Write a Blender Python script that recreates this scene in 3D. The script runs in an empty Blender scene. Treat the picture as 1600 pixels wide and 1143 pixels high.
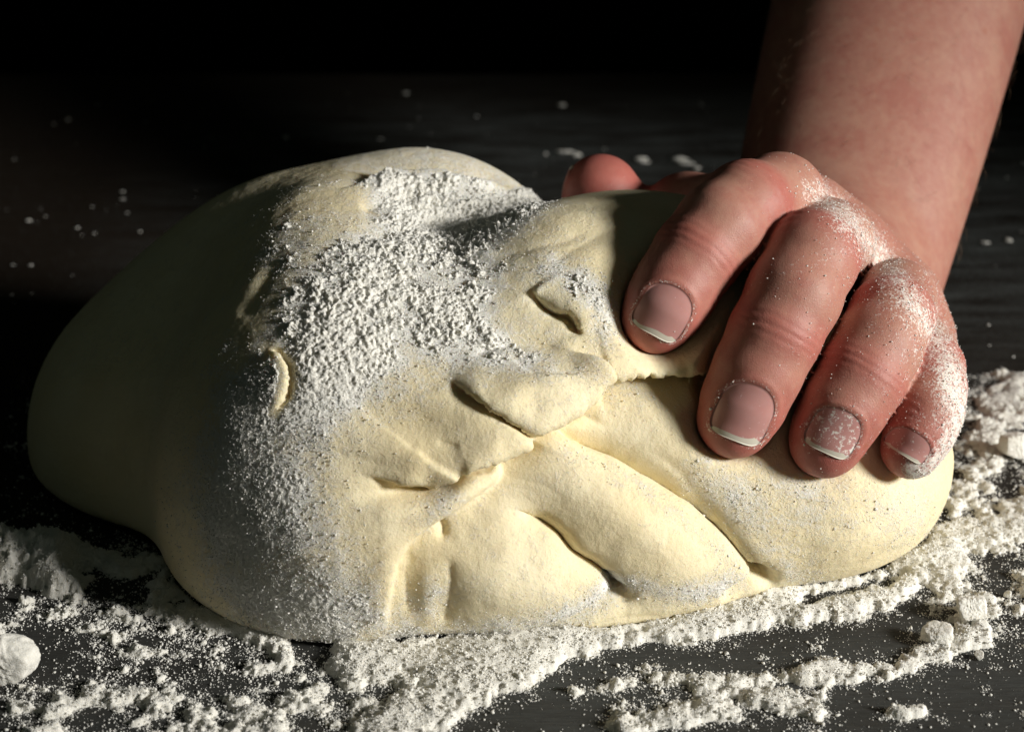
import bpy, math, random
import numpy as np
from mathutils import Vector, Matrix

rng = np.random.default_rng(7)
random.seed(7)
S = bpy.context.scene
COL = S.collection
MM = 0.001

# ------------------------------------------------------------------ camera
PITCH = math.radians(25.0)
CAM = np.array([0.0, -402.0, 260.0])            # millimetres
FPX = 3111.0                                    # focal length in photo pixels (1600 wide)
FWD = np.array([0.0, math.cos(PITCH), -math.sin(PITCH)])
UP = np.array([0.0, math.sin(PITCH), math.cos(PITCH)])
RIGHT = np.array([1.0, 0.0, 0.0])
cd = bpy.data.cameras.new("camera")
cam = bpy.data.objects.new("camera", cd)
COL.objects.link(cam)
cam.location = Vector(CAM * MM)
cam.rotation_euler = (math.radians(90) - PITCH, 0, 0)
cd.sensor_width = 36.0
cd.lens = 70.0
cd.clip_start = 0.01
cd.clip_end = 50
cd.dof.use_dof = True
cd.dof.focus_distance = 0.478
cd.dof.aperture_fstop = 16.0
S.camera = cam

# ------------------------------------------------------------------ ambient, lamp, exposure
w = bpy.data.worlds.new("World")
S.world = w
w.use_nodes = True
bg = w.node_tree.nodes["Background"]
bg.inputs[0].default_value = (0.78, 1.0, 0.82, 1)
bg.inputs[1].default_value = 0.021

AZ, EL = math.radians(25), math.radians(21)
LDIR = np.array([math.cos(EL) * math.cos(AZ), -math.cos(EL) * math.sin(AZ), math.sin(EL)])
ld = bpy.data.lights.new("window_lamp", 'SPOT')
lamp = bpy.data.objects.new("window_lamp", ld)
COL.objects.link(lamp)
lamp.location = Vector(np.array([20, 60, 40]) * MM + LDIR * 1.5)
lamp.rotation_euler = Vector(LDIR).to_track_quat('Z', 'Y').to_euler()
ld.energy = 146.0
ld.color = (1.0, 0.97, 0.915)
ld.shadow_soft_size = 0.15
ld.spot_size = math.radians(22)
ld.spot_blend = 0.6

S.view_settings.view_transform = 'Standard'
S.view_settings.look = 'None'
S.view_settings.exposure = 0.0
S.view_settings.gamma = 1.0


# ------------------------------------------------------------------ projection helpers
def at(px, py, d):
    """photo pixel at a camera depth (mm) -> world point (mm)"""
    return CAM + d * (FWD + (px - 800) / FPX * RIGHT - (py - 571.5) / FPX * UP)


def on_table(px, py, z=0.0):
    r = FWD + (px - 800) / FPX * RIGHT - (py - 571.5) / FPX * UP
    return CAM + r * ((z - CAM[2]) / r[2])


def to_px(P):
    Q = P - CAM
    d = Q @ FWD
    return 800 + FPX * (Q @ RIGHT) / d, 571.5 - FPX * (Q @ UP) / d, d


# ------------------------------------------------------------------ noise
_perm = rng.permutation(256)
_perm = np.concatenate([_perm, _perm, _perm]).astype(np.int32)
_grad = rng.normal(size=(256, 3)).astype(np.float32)
_grad /= np.linalg.norm(_grad, axis=1)[:, None]


def perlin(P):
    P = np.asarray(P, np.float32)
    I = np.floor(P).astype(np.int32)
    f = P - I
    I &= 255
    u = f * f * f * (f * (f * 6 - 15) + 10)
    out = None
    res = 0
    for dx in (0, 1):
        wx = u[:, 0] if dx else 1 - u[:, 0]
        for dy in (0, 1):
            wy = u[:, 1] if dy else 1 - u[:, 1]
            for dz in (0, 1):
                wz = u[:, 2] if dz else 1 - u[:, 2]
                h = _perm[_perm[_perm[(I[:, 0] + dx) & 255] + ((I[:, 1] + dy) & 255)] + ((I[:, 2] + dz) & 255)]
                g = _grad[h]
                dd = g[:, 0] * (f[:, 0] - dx) + g[:, 1] * (f[:, 1] - dy) + g[:, 2] * (f[:, 2] - dz)
                res = res + dd * wx * wy * wz
    return res * 1.6


def fbm(P, size, octaves=4, gain=0.5, off=0.0):
    P = np.asarray(P, np.float32) / size + off
    a, s, t = 1.0, 0, 0
    for _ in range(octaves):
        s = s + a * perlin(P)
        t += a
        a *= gain
        P = P * 2.03 + 17.3
    return s / t


def billow(P, size, octaves=3, gain=0.55, off=0.0):
    P = np.asarray(P, np.float32) / size + off
    a, s, t = 1.0, 0, 0
    for _ in range(octaves):
        s = s + a * (1 - np.abs(perlin(P)) * 2)
        t += a
        a *= gain
        P = P * 2.07 + 9.1
    return s / t


def pick(weight, n):
    p = np.clip(weight, 0, None); p = p / p.sum()
    return rng.choice(len(p), n, p=p)


def sstep(a, b, x):
    t = np.clip((x - a) / (b - a), 0, 1)
    return t * t * (3 - 2 * t)


# ------------------------------------------------------------------ implicit surfaces
def smin(a, b, k):
    h = np.clip(0.5 + 0.5 * (b - a) / k, 0, 1)
    return b + (a - b) * h - k * h * (1 - h)


def smax(a, b, k):
    return -smin(-a, -b, k)


def capsule(P, a, b, ra, rb):
    ab = b - a
    t = np.clip(((P - a) @ ab) / (ab @ ab), 0, 1)
    return np.linalg.norm(P - a - t[:, None] * ab, axis=1) - (ra + (rb - ra) * t)


def ellipsoid(P, c, r):
    r = np.asarray(r, float)
    q = (P - c) / r
    k0 = np.linalg.norm(q, axis=1)
    k1 = np.linalg.norm(q / r, axis=1) + 1e-9
    return k0 * (k0 - 1) / k1


def sample_sdf(func, lo, hi, h, blk=6):
    """values on a grid, exact only near the surface"""
    lo = np.asarray(lo, float)
    n = (np.ceil((np.asarray(hi) - lo) / h / blk).astype(int)) * blk + 1
    nb = (n - 1) // blk
    g = [lo[i] + (np.arange(nb[i]) + 0.5) * blk * h for i in range(3)]
    C = np.stack(np.meshgrid(*g, indexing='ij'), -1).reshape(-1, 3)
    fc = func(C)
    near = np.abs(fc) < blk * h * 1.35
    F = np.repeat(np.repeat(np.repeat(fc.reshape(nb), blk, 0), blk, 1), blk, 2)
    F = np.pad(F, ((0, 1),) * 3, mode='edge').astype(np.float32)
    M = np.repeat(np.repeat(np.repeat(near.reshape(nb), blk, 0), blk, 1), blk, 2)
    M = np.pad(M, ((0, 1),) * 3, mode='edge')
    M2 = M.copy()
    for ax in range(3):
        M2 |= np.roll(M2, 1, ax)
    I = np.argwhere(M2)
    F[tuple(I.T)] = func(lo + I * h)
    return F, lo


def surface_nets(F, lo, h):
    s = F < 0
    n = np.array(F.shape)
    c = np.zeros(n - 1, np.int8)
    for dx in (0, 1):
        for dy in (0, 1):
            for dz in (0, 1):
                c += s[dx:n[0] - 1 + dx, dy:n[1] - 1 + dy, dz:n[2] - 1 + dz]
    act = (c > 0) & (c < 8)
    I = np.argwhere(act)
    idx = np.full(n - 1, -1, np.int64)
    idx[act] = np.arange(len(I))
    acc = np.zeros((len(I), 3))
    cnt = np.zeros(len(I))
    corners = [np.array(q) for q in np.ndindex(2, 2, 2)]
    for a in corners:
        for ax in range(3):
            if a[ax]:
                continue
            b = a.copy(); b[ax] = 1
            fa = F[tuple((I + a).T)].astype(float); fb = F[tuple((I + b).T)].astype(float)
            m = (fa < 0) != (fb < 0)
            t = np.where(m, fa / np.where(m, fa - fb, 1), 0)
            p = a + t[:, None] * (b - a)
            acc[m] += p[m]; cnt[m] += 1
    V = lo + (I + acc / cnt[:, None]) * h
    quads = []
    for ax in range(3):
        b1, b2 = [(1, 2), (2, 0), (0, 1)][ax]
        sl0 = [slice(None)] * 3; sl1 = [slice(None)] * 3
        sl0[ax] = slice(0, n[ax] - 1); sl1[ax] = slice(1, n[ax])
        e = s[tuple(sl0)] != s[tuple(sl1)]
        E = np.argwhere(e)
        ok = (E[:, b1] > 0) & (E[:, b2] > 0) & (E[:, b1] < n[b1] - 1) & (E[:, b2] < n[b2] - 1)
        E = E[ok]
        flip = ~s[tuple(E.T)]
        def cell(o1, o2):
            Q = E.copy(); Q[:, b1] -= o1; Q[:, b2] -= o2
            return idx[tuple(Q.T)]
        q = np.stack([cell(1, 1), cell(0, 1), cell(0, 0), cell(1, 0)], 1)
        q[flip] = q[flip][:, ::-1]
        quads.append(q)
    Q = np.concatenate(quads)
    return V, Q[(Q >= 0).all(1)]


def subdivide(V, Q):
    E = np.concatenate([np.sort(Q[:, [i, (i + 1) % 4]], 1) for i in range(4)])
    U, inv = np.unique(E[:, 0] * len(V) + E[:, 1], return_inverse=True)
    em = (V[U // len(V)] + V[U % len(V)]) / 2
    fm = V[Q].mean(1)
    nv, ne, nf = len(V), len(U), len(Q)
    e = [nv + inv[i * nf:(i + 1) * nf] for i in range(4)]
    f = nv + ne + np.arange(nf)
    Q2 = np.concatenate([np.stack([Q[:, i], e[i], f, e[i - 1]], 1) for i in range(4)])
    return np.concatenate([V, em, fm]), Q2


def gradient(func, P, e=0.35):
    k = np.array([[1, -1, -1], [-1, -1, 1], [-1, 1, -1], [1, 1, 1]], float)
    g = sum(kk * func(P + e * kk)[:, None] for kk in k)
    return g / (np.linalg.norm(g, axis=1)[:, None] + 1e-9)


def project(func, P, n=2):
    for _ in range(n):
        P = P - gradient(func, P) * np.clip(func(P), -1.5, 1.5)[:, None]
    return P


def vnormals(V, Q):
    a = V[Q[:, 2]] - V[Q[:, 0]]; b = V[Q[:, 3]] - V[Q[:, 1]]
    fn = np.cross(a, b)
    N = np.zeros_like(V)
    for i in range(4):
        for k in range(3):
            N[:, k] += np.bincount(Q[:, i], fn[:, k], len(V))
    return N / (np.linalg.norm(N, axis=1)[:, None] + 1e-12)


def relax(V, Q, n=1, lam=0.5):
    for _ in range(n):
        acc = np.zeros_like(V); cnt = np.zeros(len(V))
        for i in range(4):
            a, b = Q[:, i], Q[:, (i + 1) % 4]
            for k in range(3):
                acc[:, k] += np.bincount(a, V[b, k], len(V))
            cnt += np.bincount(a, minlength=len(V))
        V = V + lam * (acc / np.maximum(cnt, 1)[:, None] - V)
    return V


# ------------------------------------------------------------------ object helpers
def make_mesh(name, V, faces, mat, parent=None, attrs=None, smooth=True, origin=None):
    V = np.asarray(V, float)
    org = np.zeros(3) if origin is None else np.asarray(origin, float)
    faces = np.asarray(faces, np.int32)
    k = faces.shape[1]
    me = bpy.data.meshes.new(name)
    me.vertices.add(len(V))
    me.vertices.foreach_set("co", ((V - org) * MM).astype(np.float32).ravel())
    me.loops.add(faces.size)
    me.loops.foreach_set("vertex_index", faces.ravel())
    me.polygons.add(len(faces))
    me.polygons.foreach_set("loop_start", np.arange(0, faces.size, k, dtype=np.int32))
    me.polygons.foreach_set("use_smooth", np.full(len(faces), smooth))
    me.update(calc_edges=True)
    me.validate()
    for an, av in (attrs or {}).items():
        at_ = me.attributes.new(an, 'FLOAT', 'POINT')
        at_.data.foreach_set("value", np.asarray(av, np.float32))
    me.materials.append(mat)
    o = bpy.data.objects.new(name, me)
    COL.objects.link(o)
    if parent is not None:
        o.parent = parent
        o.location = Vector((org - PORG.get(parent.name, np.zeros(3))) * MM)
    else:
        o.location = Vector(org * MM)
    PORG[o.name] = org
    return o


PORG = {}


def tag(o, label=None, cat=None, group=None, kind=None):
    if label: o["label"] = label
    if cat: o["category"] = cat
    if group: o["group"] = group
    if kind: o["kind"] = kind
    return o


class NT:
    def __init__(self, name):
        self.m = bpy.data.materials.new(name)
        self.m.use_nodes = True
        self.t = self.m.node_tree
        self.b = self.t.nodes["Principled BSDF"]
        self.tc = self.t.nodes.new("ShaderNodeTexCoord").outputs["Object"]

    def n(self, typ, ins=None, **props):
        nd = self.t.nodes.new(typ)
        for k, v in props.items():
            setattr(nd, k, v)
        for k, v in (ins or {}).items():
            if isinstance(v, bpy.types.NodeSocket):
                self.t.links.new(v, nd.inputs[k])
            else:
                nd.inputs[k].default_value = v
        return nd

    def link(self, out, inp):
        self.t.links.new(out, self.b.inputs[inp])

    def noise(self, scale, detail=4, rough=0.55, vec=None):
        return self.n("ShaderNodeTexNoise", {"Vector": vec or self.tc, "Scale": scale, "Detail": detail, "Roughness": rough}).outputs["Fac"]

    def ramp(self, fac, a, b, c0=(0, 0, 0, 1), c1=(1, 1, 1, 1)):
        r = self.n("ShaderNodeValToRGB", {"Fac": fac})
        r.color_ramp.elements[0].position = a; r.color_ramp.elements[0].color = c0
        r.color_ramp.elements[1].position = b; r.color_ramp.elements[1].color = c1
        return r.outputs["Color"]

    def mix(self, fac, a, b):
        nd = self.n("ShaderNodeMix", data_type='RGBA')
        for i, v in ((0, fac), (6, a), (7, b)):
            if isinstance(v, bpy.types.NodeSocket):
                self.t.links.new(v, nd.inputs[i])
            else:
                nd.inputs[i].default_value = v
        return nd.outputs[2]

    def math(self, op, a, b=0.0, clamp=False):
        nd = self.n("ShaderNodeMath", operation=op, use_clamp=clamp)
        for i, v in ((0, a), (1, b)):
            if isinstance(v, bpy.types.NodeSocket):
                self.t.links.new(v, nd.inputs[i])
            else:
                nd.inputs[i].default_value = v
        return nd.outputs[0]

    def attr(self, name):
        return self.n("ShaderNodeAttribute", attribute_name=name).outputs["Fac"]

    def bump(self, height, dist, strength=1.0, normal=None):
        ins = {"Height": height, "Distance": dist, "Strength": strength}
        if normal is not None:
            ins["Normal"] = normal
        return self.n("ShaderNodeBump", ins).outputs["Normal"]

    def set(self, **kw):
        for k, v in kw.items():
            self.b.inputs[k.replace("_", " ")].default_value = v


# ------------------------------------------------------------------ materials
FLOUR = (0.83, 0.81, 0.74, 1)


def mat_flour():
    m = NT("flour")
    n1 = m.noise(900, 5, 0.7)
    m.link(m.mix(n1, (0.80, 0.78, 0.70, 1), (0.90, 0.88, 0.82, 1)), "Base Color")
    m.link(m.bump(m.noise(2600, 4, 0.7), 0.0004), "Normal")
    m.set(Roughness=1.0, Subsurface_Weight=0.35, Subsurface_Scale=0.0007, Subsurface_Radius=(1.0, 0.95, 0.85))
    m.b.inputs["Specular IOR Level"].default_value = 0.05
    return m.m


def mat_dough():
    m = NT("dough")
    fl = m.attr("flour")
    n1 = m.noise(45, 4)
    base = m.mix(m.ramp(n1, 0.3, 0.7), (0.79, 0.672, 0.415, 1), (0.85, 0.76, 0.53, 1))
    fine = m.noise(1400, 5, 0.75)
    mid = m.noise(330, 4, 0.7)
    k = m.math('ADD', m.math('MULTIPLY', fine, 0.9), m.math('MULTIPLY', mid, 0.7))      # about 0.8 mean
    k = m.math('SUBTRACT', k, 0.8)
    cov = m.math('ADD', m.math('SUBTRACT', fl, 0.5), m.math('MULTIPLY', k, 1.6))
    cov = m.n("ShaderNodeMapRange", {"Value": cov, "From Min": -0.22, "From Max": 0.32}, clamp=True).outputs[0]
    m.link(m.mix(cov, base, FLOUR), "Base Color")
    h = m.math('ADD', m.math('ADD', m.math('MULTIPLY', fine, m.math('ADD', m.math('MULTIPLY', fl, 0.35), 0.42)), m.math('MULTIPLY', mid, 0.8)), m.math('MULTIPLY', cov, 0.4))
    m.link(m.bump(h, 0.0005, 0.8), "Normal")
    m.link(m.math('ADD', m.math('MULTIPLY', cov, 0.3), 0.6), "Roughness")
    m.set(Subsurface_Weight=0.25, Subsurface_Scale=0.004, Subsurface_Radius=(1.0, 0.75, 0.4))
    m.b.inputs["Specular IOR Level"].default_value = 0.22
    return m.m


def mat_skin():
    m = NT("skin")
    red, fl = m.attr("red"), m.attr("flour")
    blot = m.math('ADD', m.math('MULTIPLY', m.noise(75, 5, 0.6), 0.6), m.math('MULTIPLY', m.noise(420, 3, 0.6), 0.4))
    base = m.mix(m.ramp(blot, 0.38, 0.62), (0.425, 0.222, 0.162, 1), (0.365, 0.148, 0.112, 1))
    base = m.mix(m.math('MULTIPLY', red, 1.0, True), base, (0.385, 0.082, 0.070, 1))
    # small red spots and freckles
    v = m.n("ShaderNodeTexVoronoi", {"Vector": m.tc, "Scale": 120.0})
    spot = m.ramp(v.outputs["Distance"], 0.06, 0.20, (1, 1, 1, 1), (0, 0, 0, 1))
    sel = m.ramp(m.n("ShaderNodeSeparateColor", {"Color": v.outputs["Color"]}).outputs[0], 0.70, 0.95)
    base = m.mix(m.math('MULTIPLY', m.math('MULTIPLY', spot, sel), 0.8), base, (0.36, 0.12, 0.075, 1))
    fine = m.noise(1700, 4, 0.7)
    mid = m.noise(420, 4, 0.7)
    k = m.math('ADD', m.math('MULTIPLY', fine, 1.1), m.math('MULTIPLY', mid, 0.7))
    cov = m.math('ADD', m.math('SUBTRACT', fl, 0.55), m.math('MULTIPLY', m.math('SUBTRACT', k, 0.9), 2.2))
    cov = m.n("ShaderNodeMapRange", {"Value": cov, "From Min": -0.05, "From Max": 0.5}, clamp=True).outputs[0]
    cov = m.math('MULTIPLY', cov, 0.85)
    m.link(m.mix(cov, base, FLOUR), "Base Color")
    vor = m.n("ShaderNodeTexVoronoi", {"Vector": m.tc, "Scale": 1900.0}, feature='DISTANCE_TO_EDGE').outputs["Distance"]
    h = m.math('ADD', m.math('MULTIPLY', vor, 0.5), m.math('MULTIPLY', fine, m.math('ADD', m.math('MULTIPLY', fl, 1.2), 0.35)))
    m.link(m.bump(h, 0.0002, 0.7), "Normal")
    m.link(m.math('ADD', m.math('MULTIPLY', cov, 0.4), 0.5), "Roughness")
    m.set(Subsurface_Weight=0.25, Subsurface_Scale=0.0016, Subsurface_Radius=(1.0, 0.35, 0.2))
    m.b.inputs["Specular IOR Level"].default_value = 0.35
    return m.m


def mat_nail():
    m = NT("fingernail")
    fl = m.attr("flour")
    n1 = m.noise(260, 3)
    c = m.mix(n1, (0.44, 0.205, 0.182, 1), (0.52, 0.285, 0.26, 1))
    fine = m.noise(800, 6, 0.75)
    cov = m.math('ADD', m.math('SUBTRACT', fl, 0.62), m.math('MULTIPLY', m.math('SUBTRACT', fine, 0.5), 3.0))
    cov = m.n("ShaderNodeMapRange", {"Value": cov, "From Min": 0.0, "From Max": 0.15}, clamp=True).outputs[0]
    m.link(m.mix(m.math('MULTIPLY', cov, 0.85), c, FLOUR), "Base Color")
    m.link(m.math('ADD', m.math('MULTIPLY', cov, 0.5), 0.24), "Roughness")
    m.set(Subsurface_Weight=0.2, Subsurface_Scale=0.001)
    return m.m


def mat_plain(name, col, rough, sss=0.0):
    m = NT(name)
    m.link(m.mix(m.noise(300, 4), tuple(c * 0.88 for c in col[:3]) + (1,), col), "Base Color")
    m.set(Roughness=rough, Subsurface_Weight=sss, Subsurface_Scale=0.001)
    return m.m


def mat_table():
    m = NT("dark_wood")
    mp = m.n("ShaderNodeMapping", {"Vector": m.tc, "Scale": (1.0, 9.0, 1.0)}).outputs[0]
    g = m.noise(28, 8, 0.65, mp)
    g2 = m.noise(160, 6, 0.7, mp)
    c = m.mix(m.math('ADD', m.math('MULTIPLY', g, 0.6), m.math('MULTIPLY', g2, 0.4)), (0.0025, 0.0024, 0.0023, 1), (0.028, 0.019, 0.012, 1))
    # thin smeared flour film and dust specks
    fx = m.noise(9, 5, 0.6, m.n("ShaderNodeMapping", {"Vector": m.tc, "Scale": (1.0, 3.0, 1.0)}).outputs[0])
    film = m.math('MULTIPLY', m.ramp(fx, 0.42, 0.72), m.ramp(g2, 0.35, 0.7))
    sx = m.n("ShaderNodeSeparateXYZ", {"Vector": m.tc}).outputs
    w1 = m.n("ShaderNodeMapRange", {"Value": sx[0], "From Min": -0.16, "From Max": -0.02}, clamp=True).outputs[0]
    w2 = m.n("ShaderNodeMapRange", {"Value": sx[1], "From Min": 0.12, "From Max": 0.24}, clamp=True).outputs[0]
    w3 = m.n("ShaderNodeMapRange", {"Value": sx[1], "From Min": 0.45, "From Max": 0.38}, clamp=True).outputs[0]
    haze = m.math('MULTIPLY', m.math('MULTIPLY', w1, m.math('MULTIPLY', w2, w3)), m.ramp(m.math('ADD', m.math('MULTIPLY', m.noise(40, 8, 0.7, m.n('ShaderNodeMapping', {'Vector': m.tc, 'Scale': (0.5, 2.4, 1.0)}).outputs[0]), 0.7), m.math('MULTIPLY', m.noise(700, 3), 0.3)), 0.40, 0.66))
    w4 = m.n("ShaderNodeMapRange", {"Value": sx[1], "From Min": 0.09, "From Max": 0.0}, clamp=True).outputs[0]
    haze = m.math('ADD', haze, m.math('MULTIPLY', w4, m.math('ADD', m.math('MULTIPLY', fx, 0.35), m.math('MULTIPLY', g2, 0.25))))
    film = m.math('ADD', m.math('MULTIPLY', m.math('MULTIPLY', film, w1), 0.4), m.math('MULTIPLY', haze, 1.2))
    v = m.n("ShaderNodeTexVoronoi", {"Vector": m.tc, "Scale": 1300.0})
    sp = m.ramp(v.outputs["Distance"], 0.12, 0.26, (1, 1, 1, 1), (0, 0, 0, 1))
    sel = m.ramp(m.n("ShaderNodeSeparateColor", {"Color": v.outputs["Color"]}).outputs[0], 0.55, 0.9)
    dust = m.math('MULTIPLY', sp, sel)
    f = m.math('MAXIMUM', m.math('MULTIPLY', film, 0.15), m.math('MULTIPLY', dust, 0.22))
    m.link(m.mix(f, c, (0.52, 0.60, 0.60, 1)), "Base Color")
    m.link(m.bump(m.math('ADD', g2, m.math('MULTIPLY', dust, 1.5)), 0.0004, 0.5), "Normal")
    m.set(Roughness=0.7)
    m.b.inputs["Specular IOR Level"].default_value = 0.12
    return m.m


def mat_wall():
    m = NT("dark_wall")
    n1 = m.noise(4, 5)
    m.link(m.mix(n1, (0.0016, 0.0018, 0.0018, 1), (0.003, 0.0034, 0.0034, 1)), "Base Color")
    m.set(Roughness=0.95)
    m.b.inputs["Specular IOR Level"].default_value = 0.0
    return m.m


M_FLOUR, M_DOUGH, M_SKIN, M_NAIL = mat_flour(), mat_dough(), mat_skin(), mat_nail()
M_TIP = mat_plain("nail_edge", (0.62, 0.58, 0.48, 1), 0.45, 0.1)
M_TABLE, M_WALL = mat_table(), mat_wall()

# ------------------------------------------------------------------ table and background
def rounded_slab(x0, x1, y0, y1, z0, z1, r, n=6):
    """a board lying in x with rounded long edges, profile in y-z"""
    prof = []
    for (cy, cz, a0) in ((y1 - r, z1 - r, 0), (y0 + r, z1 - r, 90), (y0 + r, z0 + r, 180), (y1 - r, z0 + r, 270)):
        for i in range(n + 1):
            a = math.radians(a0 + 90 * i / n)
            prof.append((cy + r * math.cos(a), cz + r * math.sin(a)))
    k = len(prof)
    V = [(x, y, z) for x in (x0, x1) for (y, z) in prof]
    Q = [(i, (i + 1) % k, k + (i + 1) % k, k + i) for i in range(k)]
    Q = [q[::-1] for q in Q]
    for base, rev in ((0, False), (k, True)):
        c = len(V)
        V.append((V[base][0], (y0 + y1) / 2, (z0 + z1) / 2))
        for i in range(k):
            q = (base + i, base + (i + 1) % k, c, c)
            Q.append(q if not rev else q[::-1])
    return V, Q


V, Q = rounded_slab(-700, 900, -520, 470, -38, 0, 5)
tris = []
for q in Q:
    if len(set(q)) == 4:
        tris += [(q[0], q[1], q[2]), (q[0], q[2], q[3])]
    else:
        u = list(dict.fromkeys(q)); tris.append(tuple(u))
table = make_mesh("table", V, tris, M_TABLE, smooth=False)
tag(table, "dark stained wooden table top dusted with white flour under the dough", "table")

wv = [(-4000, 1500, -900), (4000, 1500, -900), (4000, 1500, 2500), (-4000, 1500, 2500),
      (-4000, 1600, -900), (4000, 1600, -900), (4000, 1600, 2500), (-4000, 1600, 2500)]
wq = [(0, 1, 2, 3), (5, 4, 7, 6), (4, 0, 3, 7), (1, 5, 6, 2), (3, 2, 6, 7), (4, 5, 1, 0)]
wall = make_mesh("background_wall", wv, wq, M_WALL, smooth=False)
tag(wall, "black unlit background behind the table", kind="structure")

# ------------------------------------------------------------------ hand
def J(px, py, d, rpx):
    return (at(px, py, d), rpx * d / FPX)


CH = {
    "index": [J(1026, 497, 478, 56), J(1040, 474, 477, 62), J(1058, 445, 478, 65), J(1088, 400, 480, 68), J(1126, 355, 483, 70), J(1166, 322, 489, 70), J(1216, 312, 504, 64), J(1258, 345, 529, 58)],
    "middle": [J(1149, 656, 476, 60), J(1163, 625, 475, 66), J(1183, 580, 474, 69), J(1210, 523, 474, 72), J(1240, 462, 476, 74), J(1268, 402, 482, 73), J(1300, 375, 500, 62), J(1318, 400, 529, 58)],
    "ring": [J(1290, 690, 478, 57), J(1300, 668, 477, 61), J(1320, 632, 476, 66), J(1346, 588, 477, 69), J(1372, 540, 480, 68), J(1392, 498, 486, 66), J(1402, 465, 503, 58), J(1392, 470, 531, 54)],
    "pinky": [J(1424, 700, 483, 48), J(1437, 672, 483, 53), J(1448, 640, 484, 56), J(1456, 607, 487, 52), J(1455, 575, 495, 50), J(1448, 550, 511, 46), J(1432, 530, 532, 44)],
    "thumb": [J(939, 302, 552, 61), J(945, 326, 553, 63), J(975, 372, 556, 58), J(1050, 405, 560, 64), J(1150, 400, 566, 76)],
}
WR = J(1300, 420, 580, 120)
PALM = [
    (CH["index"][-1], J(1230, 400, 572, 90)), (CH["middle"][-1], WR), (CH["ring"][-1], WR), (CH["pinky"][-1], J(1350, 500, 572, 80)),
    (CH["index"][-1], CH["middle"][-1]), (CH["middle"][-1], CH["ring"][-1]), (CH["ring"][-1], CH["pinky"][-1]),
    (CH["thumb"][-1], J(1220, 400, 574, 90)), (J(1070, 330, 545, 46), CH["index"][-2]), (J(1070, 330, 545, 46), CH["thumb"][3]),
]
ARM0, ARM1 = at(1296, 440, 582), at(1470, -260, 668)
_ax = (ARM1 - ARM0); ARML = np.linalg.norm(_ax); _ax /= ARML
_lat = RIGHT - _ax * (RIGHT @ _ax); _lat /= np.linalg.norm(_lat)
_thk = np.cross(_ax, _lat)


def forearm(P):
    q = P - ARM0
    t = q @ _ax
    tc = np.clip(t, 0, ARML)
    f = tc / ARML
    a = 31.5 + 10.5 * f + 1.5 * np.sin(f * 3.1)
    b = 21.5 + 15 * f
    u, v = q @ _lat, q @ _thk
    ov = t - tc
    k = np.sqrt((u / a) ** 2 + (v / b) ** 2 + (ov / b) ** 2)
    g = np.sqrt((u / a ** 2) ** 2 + (v / b ** 2) ** 2 + (ov / b ** 2) ** 2) + 1e-6
    return k * (k - 1) / g


def chain(P, ch, k):
    d = None
    for (a, ra), (b, rb) in zip(ch[:-1], ch[1:]):
        c = capsule(P, a, b, ra, rb)
        d = c if d is None else smin(d, c, k)
    return d


def hand_sdf(P):
    palm = forearm(P)
    for (a, ra), (b, rb) in PALM:
        palm = smin(palm, capsule(P, a, b, ra, rb), 9.0)
    out = None
    for nm, ch in CH.items():
        f = smin(chain(P, ch, 2.2), palm, 6.0 if nm != "thumb" else 9.0)
        out = f if out is None else smin(out, f, 0.8)
    return out


# nails: photo pixels of centre, half width / half length (px), direction of the free edge, normal lean
NAILS = [
    dict(f="index", c=(1034, 487), w=42, l=41, dr=(-0.47, 0.88), lean=(0, 0)),
    dict(f="middle", c=(1157, 643), w=45, l=46, dr=(-0.36, 0.93), lean=(0, 0)),
    dict(f="ring", c=(1295, 672), w=40, l=36, dr=(-0.42, 0.90), lean=(0, 0)),
    dict(f="pinky", c=(1413, 692), w=34, l=20, dr=(-0.55, 0.83), lean=(0.0, 0)),
    dict(f="thumb", c=(908, 282), w=34, l=36, dr=(-0.10, -0.99), lean=(-2.6, 0.6)),
]
for nl in NAILS:
    d0 = CH[nl["f"]][0][1]
    ctr = CH[nl["f"]][1][0]
    dep = (ctr - CAM) @ FWD
    sc = dep / FPX
    out = -FWD * (1 if nl['f'] != 'thumb' else -0.9) + nl["lean"][0] * RIGHT + nl["lean"][1] * UP
    out /= np.linalg.norm(out)
    al = nl["dr"][0] * RIGHT - nl["dr"][1] * UP
    al -= out * (al @ out); al /= np.linalg.norm(al)
    la = np.cross(out, al)
    if la @ RIGHT < 0: la = -la
    c = at(nl["c"][0], nl["c"][1], dep)
    if nl["f"] == "thumb":
        c = CH["thumb"][0][0] - RIGHT * 1
    nl.update(al=al, la=la, out=out, o=c, W=nl["w"] * sc, L=nl["l"] * sc)


def nail_shape(u, v):
    """<1 inside; rounded cuticle end, gently curved free edge"""
    p = np.where(v < 0, 2.3, 4.5)
    return (np.abs(u) ** p + np.abs(v) ** p) ** (1 / p)


def cast(func, O, D, t0, t1, n=40):
    t = np.full(len(O), float(t0))
    for _ in range(n):
        t = np.minimum(t + func(O + D * t[:, None]) * 0.9, t1)
    return t


F, lo = sample_sdf(hand_sdf, (0, -14, 10), (215, 330, 235), 1.2)
HV, HQ = surface_nets(F, lo, 1.2)
HV, HQ = subdivide(HV, HQ)
HV = project(hand_sdf, HV, 2)
HN = vnormals(HV, HQ)
hx, hy, hd = to_px(HV)


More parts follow.
